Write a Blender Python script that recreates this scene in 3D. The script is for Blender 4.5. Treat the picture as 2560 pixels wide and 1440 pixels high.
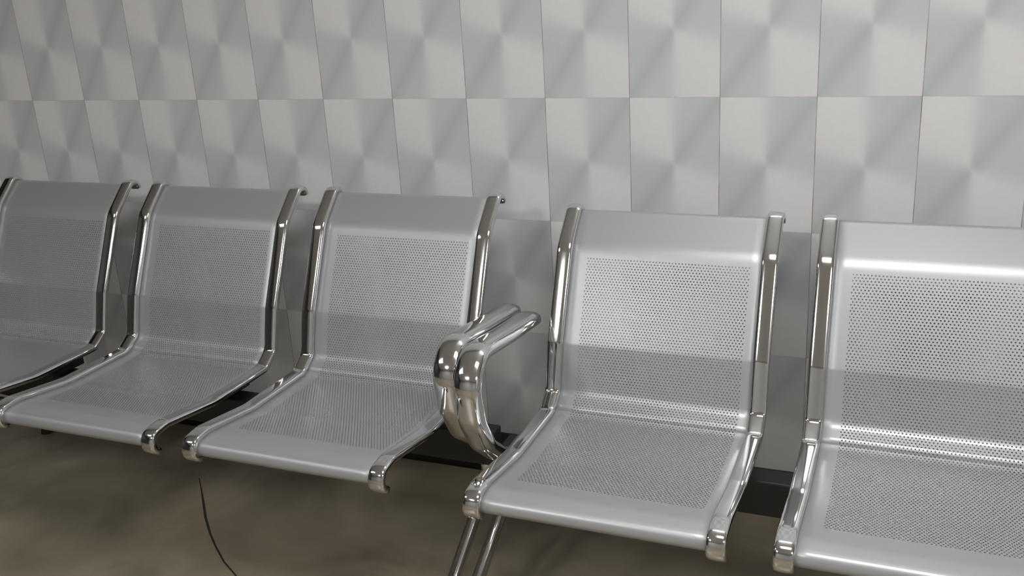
import bpy, bmesh, math
from mathutils import Vector, Matrix

for o in list(bpy.data.objects):
    bpy.data.objects.remove(o)
SC = bpy.context.scene
COL = SC.collection
S = 0.74            # metres per layout unit
ZF = 1.49           # the floor lies 1.49 layout units under the reference tile joint


def W(x, y, z):
    return Vector((x * S, y * S, (z + ZF) * S))


# ------------------------------------------------------------------ camera
CAM_EULER = (0.4071395110, -0.3169853250, 0.0583750564)   # yaw, pitch, roll
CAM_POS = (3.28880368, -3.14063982, 0.41936791)
FPX = 2405.74828
cd = bpy.data.cameras.new('camera')
cam = bpy.data.objects.new('camera', cd)
COL.objects.link(cam)
ya, pi_, ro = CAM_EULER
R = Matrix.Rotation(ya, 3, 'Z') @ Matrix.Rotation(pi_, 3, 'X') @ Matrix.Rotation(ro, 3, 'Y')
right, fwd, up = R.col[0], R.col[1], R.col[2]
M4 = Matrix(((right[0], up[0], -fwd[0], 0), (right[1], up[1], -fwd[1], 0), (right[2], up[2], -fwd[2], 0), (0, 0, 0, 1)))
M4.translation = W(*CAM_POS)
cam.matrix_world = M4
cd.sensor_width = 36.0
cd.lens = FPX / 2560 * 36.0
cd.clip_start = 0.02
SC.camera = cam

# ------------------------------------------------------------------ world + exposure
world = bpy.data.worlds.new('world')
SC.world = world
world.use_nodes = True
world.node_tree.nodes['Background'].inputs[0].default_value = (0.5, 0.55, 0.6, 1)
world.node_tree.nodes['Background'].inputs[1].default_value = 0.02
SC.view_settings.view_transform = 'Standard'
SC.view_settings.look = 'None'
SC.view_settings.gamma = 1.0
SC.view_settings.use_curve_mapping = False
SC.view_settings.exposure = 2.78

# one ceiling light, then three unseen panels added as fill: (x, y, emission strength)
LAMPS = [(0.6, -5.3, 0.3, 9.5), (6.3, -4.6, 0.6, 5.8), (3.3, -2.4, 0.6, 3.3), (-1.0, -3.3, 0.6, 0.9)]
TUBE = (2.95, 1.80, 4.0)     # wall mounted tube light: x, z, emission strength


# ------------------------------------------------------------------ materials
def nodes(name):
    m = bpy.data.materials.new(name)
    m.use_nodes = True
    nt = m.node_tree
    b = nt.nodes['Principled BSDF']
    return m, nt, b


class X:
    """small expression helper over Math nodes"""
    nt = None

    def __init__(s, v):
        s.v = v

    @staticmethod
    def op(o, *a, clamp=False):
        n = X.nt.nodes.new('ShaderNodeMath')
        n.operation = o
        n.use_clamp = clamp
        for i, q in enumerate(a):
            q = q.v if isinstance(q, X) else q
            if isinstance(q, (int, float)):
                n.inputs[i].default_value = q
            else:
                X.nt.links.new(q, n.inputs[i])
        return X(n.outputs[0])

    def __add__(s, o): return X.op('ADD', s, o)
    def __radd__(s, o): return X.op('ADD', o, s)
    def __sub__(s, o): return X.op('SUBTRACT', s, o)
    def __rsub__(s, o): return X.op('SUBTRACT', o, s)
    def __mul__(s, o): return X.op('MULTIPLY', s, o)
    def __rmul__(s, o): return X.op('MULTIPLY', o, s)
    def __truediv__(s, o): return X.op('DIVIDE', s, o)
    def frac(s): return X.op('FRACT', s)
    def abs(s): return X.op('ABSOLUTE', s)
    def clamp(s): return X.op('ADD', s, 0.0, clamp=True)
    def tanh(s): return X.op('TANH', s)
    def lt(s, o): return X.op('LESS_THAN', s, o)
    def gt(s, o): return X.op('GREATER_THAN', s, o)
    def sqrt(s): return X.op('SQRT', s)


def mix(nt, fac, a, b):
    n = nt.nodes.new('ShaderNodeMix')
    n.data_type = 'RGBA'
    for sock, v in ((n.inputs[0], fac), (n.inputs[6], a), (n.inputs[7], b)):
        if isinstance(v, X):
            v = v.v
        if isinstance(v, (tuple, list)):
            sock.default_value = (*v, 1) if len(v) == 3 else v
        elif isinstance(v, (int, float)):
            sock.default_value = v
        else:
            nt.links.new(v, sock)
    return n.outputs[2]


def coords(nt, kind='Object'):
    t = nt.nodes.new('ShaderNodeTexCoord')
    s = nt.nodes.new('ShaderNodeSeparateXYZ')
    nt.links.new(t.outputs[kind], s.inputs[0])
    return t.outputs[kind], X(s.outputs[0]), X(s.outputs[1]), X(s.outputs[2])


def noise(nt, vec, scale, detail=4, rough=0.6, dist=0.0):
    n = nt.nodes.new('ShaderNodeTexNoise')
    n.inputs['Scale'].default_value = scale
    n.inputs['Detail'].default_value = detail
    n.inputs['Roughness'].default_value = rough
    n.inputs['Distortion'].default_value = dist
    nt.links.new(vec, n.inputs['Vector'])
    return X(n.outputs['Fac'])


def bump(nt, b, height, strength=0.2, dist=0.002):
    n = nt.nodes.new('ShaderNodeBump')
    n.inputs['Strength'].default_value = strength
    n.inputs['Distance'].default_value = dist
    nt.links.new(height.v, n.inputs['Height'])
    nt.links.new(n.outputs[0], b.inputs['Normal'])


TW = 0.3 * S                 # tile width
TH = 0.3 * 1.45756544 * S    # tile height
JZ = ZF * S                  # height of the reference joint


def mat_tiles():
    m, nt, b = nodes('two tone faceted wall tiles')
    X.nt = nt
    vec, x, y, z = coords(nt)
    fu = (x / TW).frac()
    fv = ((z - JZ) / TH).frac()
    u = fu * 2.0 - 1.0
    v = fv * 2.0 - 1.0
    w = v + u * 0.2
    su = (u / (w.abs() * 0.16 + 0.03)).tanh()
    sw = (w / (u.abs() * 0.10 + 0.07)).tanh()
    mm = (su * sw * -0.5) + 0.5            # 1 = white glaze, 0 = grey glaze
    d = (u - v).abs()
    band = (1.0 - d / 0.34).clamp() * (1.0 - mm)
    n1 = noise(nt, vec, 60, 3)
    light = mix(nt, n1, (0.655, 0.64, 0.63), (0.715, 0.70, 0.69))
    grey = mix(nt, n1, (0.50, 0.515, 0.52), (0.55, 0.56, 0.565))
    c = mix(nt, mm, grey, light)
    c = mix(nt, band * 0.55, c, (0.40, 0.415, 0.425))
    # grout: narrow brown vertical joints, faint horizontal ones
    gu = ((u.abs() - 1.0).abs() * (TW / 2)).lt(0.0010)
    gv = ((v.abs() - 1.0).abs() * (TH / 2)).lt(0.0011)
    gn = noise(nt, vec, 9, 2)
    c = mix(nt, gv * 0.35, c, (0.42, 0.37, 0.30))
    c = mix(nt, gu * (gn * 1.6 - 0.2).clamp(), c, (0.17, 0.11, 0.08))
    nt.links.new(c, b.inputs['Base Color'])
    b.inputs['Roughness'].default_value = 0.55
    bump(nt, b, n1, 0.05, 0.001)
    return m


def simple(name, col, rough, metal=0.0, nscale=None, var=0.1, bumpk=0.0):
    m, nt, b = nodes(name)
    X.nt = nt
    vec, *_ = coords(nt)
    n = noise(nt, vec, nscale or 30, 4)
    lo = tuple(c * (1 - var) for c in col)
    hi = tuple(min(1, c * (1 + var)) for c in col)
    nt.links.new(mix(nt, n, lo, hi), b.inputs['Base Color'])
    b.inputs['Roughness'].default_value = rough
    b.inputs['Metallic'].default_value = metal
    if bumpk:
        bump(nt, b, n, bumpk)
    return m


def mat_floor():
    m, nt, b = nodes('brown mottled polished stone floor')
    X.nt = nt
    vec, x, y, z = coords(nt)
    n1 = noise(nt, vec, 2.6, 6, 0.6, 0.6)
    n2 = noise(nt, vec, 14, 5, 0.6)
    a = mix(nt, (n1 * 2.4 - 0.7).clamp(), (0.09, 0.072, 0.046), (0.34, 0.285, 0.20))
    c = mix(nt, (n2 - 0.25).clamp(), a, (0.23, 0.19, 0.13))
    nt.links.new(c, b.inputs['Base Color'])
    b.inputs['Roughness'].default_value = 0.35
    return m


def mat_sheet():
    m, nt, b = nodes('perforated silver sheet steel')
    X.nt = nt
    uv = nt.nodes.new('ShaderNodeUVMap')
    s = nt.nodes.new('ShaderNodeSeparateXYZ')
    nt.links.new(uv.outputs[0], s.inputs[0])
    px, ps = X(s.outputs[0]), X(s.outputs[1])     # metres across / metres along the sheet
    pitch = 0.0075
    row = ps / (pitch * 0.866)
    odd = X.op('FLOOR', row)
    odd = (odd * 0.5).frac()                       # 0 or .5
    cx = ((px / pitch + odd).frac() - 0.5) * pitch
    cy = (row.frac() - 0.5) * (pitch * 0.866)
    r = (cx * cx + cy * cy).sqrt()
    hole = r.lt(0.0017)
    X0, X1, S0, S1 = PERF
    hole = hole * px.gt(X0) * px.lt(X1) * ps.gt(S0) * ps.lt(S1)
    tr = nt.nodes.new('ShaderNodeBsdfTransparent')
    ms = nt.nodes.new('ShaderNodeMixShader')
    nt.links.new(hole.v, ms.inputs[0])
    nt.links.new(b.outputs[0], ms.inputs[1])
    nt.links.new(tr.outputs[0], ms.inputs[2])
    nt.links.new(ms.outputs[0], nt.nodes['Material Output'].inputs['Surface'])
    b.inputs['Base Color'].default_value = (0.40, 0.405, 0.405, 1)
    b.inputs['Metallic'].default_value = 0.5
    b.inputs['Roughness'].default_value = 0.40
    return m


W_CH = 0.691        # seat width
P_CH = 0.800        # seat pitch


# ------------------------------------------------------------------ mesh helpers
def link(name, bm, mat, parent=None, smooth=False, kind=None):
    me = bpy.data.meshes.new(name)
    bm.normal_update()
    bm.to_mesh(me)
    bm.free()
    if smooth:
        for p in me.polygons:
            p.use_smooth = True
    me.materials.append(mat)
    o = bpy.data.objects.new(name, me)
    COL.objects.link(o)
    if parent:
        o.parent = parent
    if kind:
        o['kind'] = kind
    return o


def empty(name, loc, label, cat, group=None):
    o = bpy.data.objects.new(name, None)
    COL.objects.link(o)
    o.location = loc
    o.empty_display_size = 0.1
    o['label'] = label
    o['category'] = cat
    if group:
        o['group'] = group
    return o


def box(bm, lo, hi):
    v = [bm.verts.new((x, y, z)) for x in (lo[0], hi[0]) for y in (lo[1], hi[1]) for z in (lo[2], hi[2])]
    for f in ((0, 1, 3, 2), (4, 6, 7, 5), (0, 4, 5, 1), (2, 3, 7, 6), (0, 2, 6, 4), (1, 5, 7, 3)):
        bm.faces.new([v[i] for i in f])
    return v


def bbox(bm, lo, hi, r=0.003, seg=2):
    vs = box(bm, lo, hi)
    es = list({e for v in vs for e in v.link_edges})
    bmesh.ops.bevel(bm, geom=es, offset=r, segments=seg, affect='EDGES', profile=0.5)


def fillet(pts, radii, n=7):
    """round the corners of an open polyline of 2-D points"""
    out = [Vector(pts[0])]
    for i in range(1, len(pts) - 1):
        p, a, c = Vector(pts[i]), Vector(pts[i - 1]), Vector(pts[i + 1])
        r = radii[i] if isinstance(radii, (list, tuple)) else radii
        d1, d2 = (a - p), (c - p)
        l1, l2 = d1.length, d2.length
        d1.normalize(); d2.normalize()
        ang = d1.angle(d2)
        t = min(r / math.tan(ang / 2), l1 * 0.49, l2 * 0.49)
        s, e = p + d1 * t, p + d2 * t
        for k in range(n + 1):
            q = k / n
            out.append(s * (1 - q) ** 2 + p * 2 * q * (1 - q) + e * q * q)
    out.append(Vector(pts[-1]))
    res = [out[0]]
    for q in out[1:]:
        if (q - res[-1]).length > 1e-5:
            res.append(q)
    return res


def resample(path, step):
    out = [path[0]]
    for a, b in zip(path, path[1:]):
        k = max(1, int(math.ceil((b - a).length / step)))
        for i in range(1, k + 1):
            out.append(a.lerp(b, i / k))
    return out


def normals2(path):
    ns = []
    for i in range(len(path)):
        a = path[max(0, i - 1)]
        b = path[min(len(path) - 1, i + 1)]
        t = (b - a).normalized()
        ns.append(Vector((-t.y, t.x)))
    return ns


def sweep_yz(bm, path, x, sec, cap=True):
    """sweep a section [(dx, dn)] along a path in the y-z plane at x"""
    ns = normals2(path)
    rings = []
    for p, n in zip(path, ns):
        rings.append([bm.verts.new((x + dx, p.x + n.x * dn, p.y + n.y * dn)) for dx, dn in sec])
    k = len(sec)
    for a, b in zip(rings, rings[1:]):
        for i in range(k):
            bm.faces.new((a[i], a[(i + 1) % k], b[(i + 1) % k], b[i]))
    if cap:
        bm.faces.new(rings[0])
        bm.faces.new(list(reversed(rings[-1])))
    bmesh.ops.recalc_face_normals(bm, faces=bm.faces)


def superellipse(w, h, n=20, e=0.7):
    out = []
    for i in range(n):
        a = 2 * math.pi * i / n
        c, s = math.cos(a), math.sin(a)
        out.append((math.copysign(abs(c) ** e, c) * w / 2, math.copysign(abs(s) ** e, s) * h / 2))
    return out


# chair side profile (y, z) in layout units, from the rolled top to the rolled front lip
PROFILE = [(-0.206, -0.326), (-0.210, -0.307), (-0.232, -0.307), (-0.328, -0.402), (-0.458, -0.684), (-0.500, -0.838),
           (-0.566, -0.884), (-0.85, -0.888), (-1.075, -0.860), (-1.130, -0.868), (-1.137, -0.898), (-1.116, -0.914)]
RAD = [0, 0.02, 0.02, 0.12, 0.05, 0.05, 0.06, 0.3, 0.1, 0.025, 0.02, 0]
pm = [Vector(((y) * S, (z + ZF) * S)) for y, z in PROFILE]
PATH = fillet([tuple(p) for p in pm], [r * S for r in RAD])


def arclen(path):
    L = [0.0]
    for a, b in zip(path, path[1:]):
        L.append(L[-1] + (b - a).length)
    return L


AL = arclen(PATH)


def s_at(pt):
    q = Vector((pt[0] * S, (pt[1] + ZF) * S))
    return min(zip(PATH, AL), key=lambda t: (t[0] - q).length)[1]


PERF = (W_CH * S * 0.145, W_CH * S * 0.885, s_at((-0.328, -0.402)) + 0.018, s_at((-1.075, -0.860)) - 0.045)

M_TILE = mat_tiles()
M_FLOOR = mat_floor()
M_SHEET = mat_sheet()
M_CHROME = simple('polished chrome', (0.72, 0.72, 0.72), 0.08, 1.0, 25, 0.03)
M_BLACK = simple('black painted steel', (0.012, 0.012, 0.013), 0.45, 0.0, 40, 0.2)
M_SKIRT = simple('black skirting tile', (0.010, 0.009, 0.009), 0.35, 0.0, 20, 0.3)
M_DARK = simple('darkened unseen side wall', (0.03, 0.028, 0.024), 0.5, 0.0, 8, 0.2)
M_PAINT = simple('grey wall paint', (0.34, 0.335, 0.325), 0.7, 0.0, 8, 0.05, 0.05)
M_CEIL = simple('white ceiling paint', (0.78, 0.78, 0.77), 0.8, 0.0, 12, 0.04, 0.05)
M_RUB = simple('black rubber', (0.02, 0.02, 0.02), 0.7, 0.0, 60, 0.2)
M_FRAME = simple('white lamp frame', (0.7, 0.7, 0.7), 0.4, 0.0, 30, 0.03)
M_CRACK = simple('dark crack filling', (0.018, 0.015, 0.011), 0.8, 0.0, 80, 0.3)


def emit_mat(name, col, strength):
    m, nt, b = nodes(name)
    b.inputs['Base Color'].default_value = (0.8, 0.8, 0.8, 1)
    b.inputs['Emission Color'].default_value = (*col, 1)
    b.inputs['Emission Strength'].default_value = strength
    return m


# ------------------------------------------------------------------ the room
XL, XR, YF, ZC = -2.7, 8.1, -7.4, 0.3 * 1.45756544 * 5
SK = -3 * 0.3 * 1.45756544     # top of the skirting


def wall_relief(u, v):
    """shallow relief of one faceted tile, u and v in -1..1"""
    d = abs(u - v) / 2
    up = abs(u + v) / 2
    return 0.0022 * (max(0, 1 - up * 1.6) * 0.5 - max(0, 1 - d * 2.2) * 0.5) * max(0.0, 1 - max(abs(u), abs(v)) ** 8)


bm = bmesh.new()
nx0, nx1 = int(XL / 0.3), int(XR / 0.3)
K = 10
for j in range(-3, 5):
    for i in range(nx0, nx1):
        grid = []
        for b_ in range(K + 1):
            rowv = []
            for a_ in range(K + 1):
                u, v = a_ / K * 2 - 1, b_ / K * 2 - 1
                rowv.append(bm.verts.new(((i + a_ / K) * TW, -wall_relief(u, v), JZ + (j + b_ / K) * TH)))
            grid.append(rowv)
        for b_ in range(K):
            for a_ in range(K):
                bm.faces.new((grid[b_][a_], grid[b_][a_ + 1], grid[b_ + 1][a_ + 1], grid[b_ + 1][a_]))
bmesh.ops.remove_doubles(bm, verts=bm.verts, dist=1e-5)
x0, x1 = nx0 * TW, nx1 * TW
box(bm, (x0, 0.004, 0), (x1, 0.12, JZ + 5 * TH))
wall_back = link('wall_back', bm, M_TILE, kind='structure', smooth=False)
zc = JZ + 5 * TH
bm = bmesh.new(); bbox(bm, (x0, -0.010, 0.0), (x1, 0.004, (SK + ZF) * S), 0.003)
link('baseboard_back', bm, M_SKIRT, kind='structure')
bm = bmesh.new(); box(bm, (x0 - .1, YF * S - .1, -0.12), (x1 + .1, 0.12, 0.0))
floor = link('floor', bm, M_FLOOR, kind='structure')
bm = bmesh.new(); box(bm, (x0 - .1, YF * S - .1, zc), (x1 + .1, 0.12, zc + 0.1))
link('ceiling', bm, M_CEIL, kind='structure')
bm = bmesh.new(); box(bm, (x0 - .1, YF * S, 0), (x0, 0.0, zc))
link('wall_left', bm, M_DARK, kind='structure')  # unseen wall, set close and near black so the left chairs reflect dark
bm = bmesh.new(); box(bm, (x1, YF * S, 0), (x1 + .1, 0.0, zc))
link('wall_right', bm, M_PAINT, kind='structure')
bm = bmesh.new(); box(bm, (x0, YF * S - .1, 0), (x1, YF * S, zc))
link('wall_front', bm, M_PAINT, kind='structure')

# the dark curved crack that runs over the floor under the left bench
ctrl = [(0.658, -0.408), (0.735, -0.487), (0.815, -0.572), (0.89, -0.652), (0.981, -0.738), (1.065, -0.808), (1.151, -0.873), (1.251, -0.932), (1.342, -0.982)]
bm = bmesh.new()
prev = None
for i, (cx, cy) in enumerate(ctrl):
    a = Vector(ctrl[max(0, i - 1)]); b_ = Vector(ctrl[min(len(ctrl) - 1, i + 1)])
    t = (b_ - a).normalized(); n = Vector((-t.y, t.x))
    wd = (0.0012, 0.002, 0.0036, 0.0034, 0.003, 0.0026, 0.0024, 0.0022, 0.001)[i]
    p = Vector((cx, cy)) * S
    q = [bm.verts.new((p.x + n.x * wd * s_, p.y + n.y * wd * s_, 0.0006)) for s_ in (-1, 1)]
    if prev:
        bm.faces.new((prev[0], prev[1], q[1], q[0]))
    prev = q
link('crack', bm, M_CRACK, floor)


# ------------------------------------------------------------------ ceiling light and added fill panels
def ceiling_or_fill_light(x, y, hx, strength, label):
    t = empty('ceiling_or_fill_light', (x * S, y * S, zc), label, 'ceiling light', None)
    bm = bmesh.new()
    h = 0.30
    for lo, hi in (((-hx, -h, -.03), (hx, -h + .03, 0)), ((-hx, h - .03, -.03), (hx, h, 0)),
                   ((-hx, -h + .03, -.03), (-hx + .03, h - .03, 0)), ((hx - .03, -h + .03, -.03), (hx, h - .03, 0))):
        box(bm, lo, hi)
    link('frame', bm, M_FRAME, t)
    bm = bmesh.new()
    box(bm, (-hx + .03, -h + .03, -.022), (hx - .03, h - .03, -.004))
    link('diffuser', bm, emit_mat('lit diffuser', (0.97, 0.985, 1.0), strength), t)


LL = ['small square lit ceiling panel, far from the tiled wall', 'unseen oblong fill panel added at the far right of the room', 'unseen oblong fill panel added over the right bench, closest to the tiled wall', 'dimmer unseen fill panel added nearest the darkened side wall']
for (x, y, hx, st), lb in zip(LAMPS, LL):
    ceiling_or_fill_light(x, y, hx, st, lb)

tb = empty('tube_light', (TUBE[0] * S, 0, (TUBE[1] + ZF) * S), 'lit tube light fixed high on the tiled wall above the right bench', 'tube light')
bm = bmesh.new(); bbox(bm, (-.62, -.045, .0), (.62, -.002, .05), 0.004)
link('housing', bm, M_FRAME, tb)
bm = bmesh.new()
bmesh.ops.create_cone(bm, cap_ends=True, segments=16, radius1=0.014, radius2=0.014, depth=1.18,
                      matrix=Matrix.Translation((0, -0.075, 0.02)) @ Matrix.Rotation(math.pi / 2, 4, 'Y'))
link('tube', bm, emit_mat('lit tube', (0.97, 0.985, 1.0), TUBE[2]), tb, smooth=True)
for sx in (-1, 1):
    bm = bmesh.new(); bbox(bm, (sx * .60 - .014, -.095, .0), (sx * .60 + .014, -.044, .042), 0.003)
    link('tube_holder', bm, M_FRAME, tb)

# ------------------------------------------------------------------ benches
SPLIT = s_at((-0.545, -0.88))


def sheet(bm, s0, s1):
    path = [(p, s) for p, s in zip(resample(PATH, 0.02), arclen(resample(PATH, 0.02))) if s0 - 1e-6 <= s <= s1 + 1e-6]
    pts = [p for p, s in path]
    ns = normals2(pts)
    uvl = bm.loops.layers.uv.new('UVMap')
    xs = [W_CH * S * k for k in (0.035, 0.115, 0.3, 0.5, 0.7, 0.885, 0.965)]
    grids = []
    for off in (0.0, -0.0016):
        g = []
        for (p, s), n in zip(path, ns):
            g.append([(bm.verts.new((x, p.x + n.x * off, p.y + n.y * off)), (x, s)) for x in xs])
        grids.append(g)

    def face(q):
        f = bm.faces.new([v for v, _ in q])
        for l, (_, uv) in zip(f.loops, q):
            l[uvl].uv = uv
    for g in grids:
        for a, b_ in zip(g, g[1:]):
            for i in range(len(xs) - 1):
                face((a[i], a[i + 1], b_[i + 1], b_[i]))
    A, B = grids
    for i in range(len(xs) - 1):
        face((A[0][i], A[0][i + 1], B[0][i + 1], B[0][i]))
        face((A[-1][i], A[-1][i + 1], B[-1][i + 1], B[-1][i]))
    for k in range(len(path) - 1):
        for i in (0, -1):
            face((A[k][i], A[k + 1][i], B[k + 1][i], B[k][i]))
    bmesh.ops.recalc_face_normals(bm, faces=bm.faces)


# armrest loop path, layout units (y, z)
ARM = [(-0.450, -0.612), (-0.66, -0.592), (-0.875, -0.565), (-0.935, -0.64), (-0.915, -0.76), (-0.855, -0.86), (-0.77, -0.93), (-0.655, -0.995)]
ARMR = [0, .05, .08, .08, .12, .1, .05, 0]
LEGF = [(-0.60, -1.065), (-0.60, -1.10), (-0.93, -1.318), (-1.00, -1.40), (-1.00, -1.462)]
LEGB = [(-0.64, -1.065), (-0.64, -1.10), (-0.33, -1.318), (-0.26, -1.40), (-0.26, -1.462)]
BEAM_Y = (-0.66, -0.58)
BEAM_Z = (-1.075, -0.965)


def upath(pts, rad, dz=0.0, step=0.02):
    q = [(y * S, (z + ZF) * S + dz) for y, z in pts]
    return resample(fillet(q, [r * S for r in rad] if isinstance(rad, (list, tuple)) else rad * S, 8), step)


def seat_set(t, x, dz, first=None):
    """one chair of a bench: seat, backrest, two chrome side rails, bracket"""
    if first:
        for o in first:
            c = o.copy()
            COL.objects.link(c)
            c.parent = t
            c.location.x = x
        return first
    out = []
    mid = SPLIT
    bm = bmesh.new(); sheet(bm, 0, mid)
    out.append(link('backrest', bm, M_SHEET, t, smooth=True))
    bm = bmesh.new(); sheet(bm, mid - 0.012, AL[-1])
    out.append(link('seat', bm, M_SHEET, t, smooth=True))
    sec = [(a, c - 0.009 * S) for a, c in superellipse(0.050 * S, 0.024 * S, 28, 0.58)]
    for xc in (0.024 * S, (W_CH - 0.024) * S):
        bm = bmesh.new()
        sweep_yz(bm, resample(PATH, 0.02), xc, sec)
        out.append(link('side_rail', bm, M_CHROME, t, smooth=True))
    for xc in (0.20, 0.80):
        bm = bmesh.new()
        xm = W_CH * S * xc
        bbox(bm, (xm - .02, -0.70 * S, (-0.962 + ZF) * S), (xm + .02, -0.54 * S, (-0.894 + ZF) * S), 0.003)
        out.append(link('seat_bracket', bm, M_BLACK, t))
    for o in out:
        o.location.x = x
    return out


def bench(name_loc, dz, label, left_end, right_end, arm_shift):
    t = empty('waiting_bench', (name_loc * S, 0, 0), label, 'bench', 'perforated steel waiting benches along the tiled wall')
    first = None
    for i in range(3):
        parts = seat_set(t, i * P_CH * S, dz, first)
        first = first or parts
    for ch in list(t.children):
        ch.location.z = dz
    L, Rr = left_end, right_end          # x of the end armrests
    bm = bmesh.new()
    bbox(bm, ((L - .035) * S, BEAM_Y[0] * S, (BEAM_Z[0] + ZF) * S + dz), ((Rr + .03) * S, BEAM_Y[1] * S, (BEAM_Z[1] + ZF) * S + dz), 0.004)
    link('beam', bm, M_BLACK, t)
    sec = superellipse(0.084 * S, 0.048 * S, 28, 0.8)
    for x in (L, Rr):
        bm = bmesh.new()
        sweep_yz(bm, upath([(a + arm_shift[0] * (k < 7), c + arm_shift[1] * (k < 7)) for k, (a, c) in enumerate(ARM)], ARMR, dz), x * S, sec)
        link('armrest', bm, M_CHROME, t, smooth=True)
        x = x - 0.018 if (arm_shift[0] == 0 and x == L) else x
        sl = superellipse(0.040 * S, 0.034 * S, 20, 0.7)
        for pts in (LEGF, LEGB):
            bm = bmesh.new()
            q = [(y, z + (dz / S if k < 2 else 0)) for k, (y, z) in enumerate(pts)]
            sweep_yz(bm, upath(q, [0, .04, .05, .04, 0]), x * S, sl)
            lg = link('leg', bm, M_CHROME, t, smooth=True)
            bm = bmesh.new()
            bmesh.ops.create_cone(bm, cap_ends=True, segments=24, radius1=0.022, radius2=0.017, depth=0.024,
                                  matrix=Matrix.Translation((x * S, pts[-1][0] * S, 0.012)))
            link('foot_pad', bm, M_RUB, lg)
    return t


bench(-0.2765, 0.0, 'silver perforated waiting bench on the left, set slightly further back, its seats in dim light', -0.065, 2.3645, (0.06, -0.03))
bench(2.250, -0.0285 * S, 'silver perforated waiting bench on the right, brightly lit and cut off by the frame', -0.068, 2.360, (0.0, 0.0))
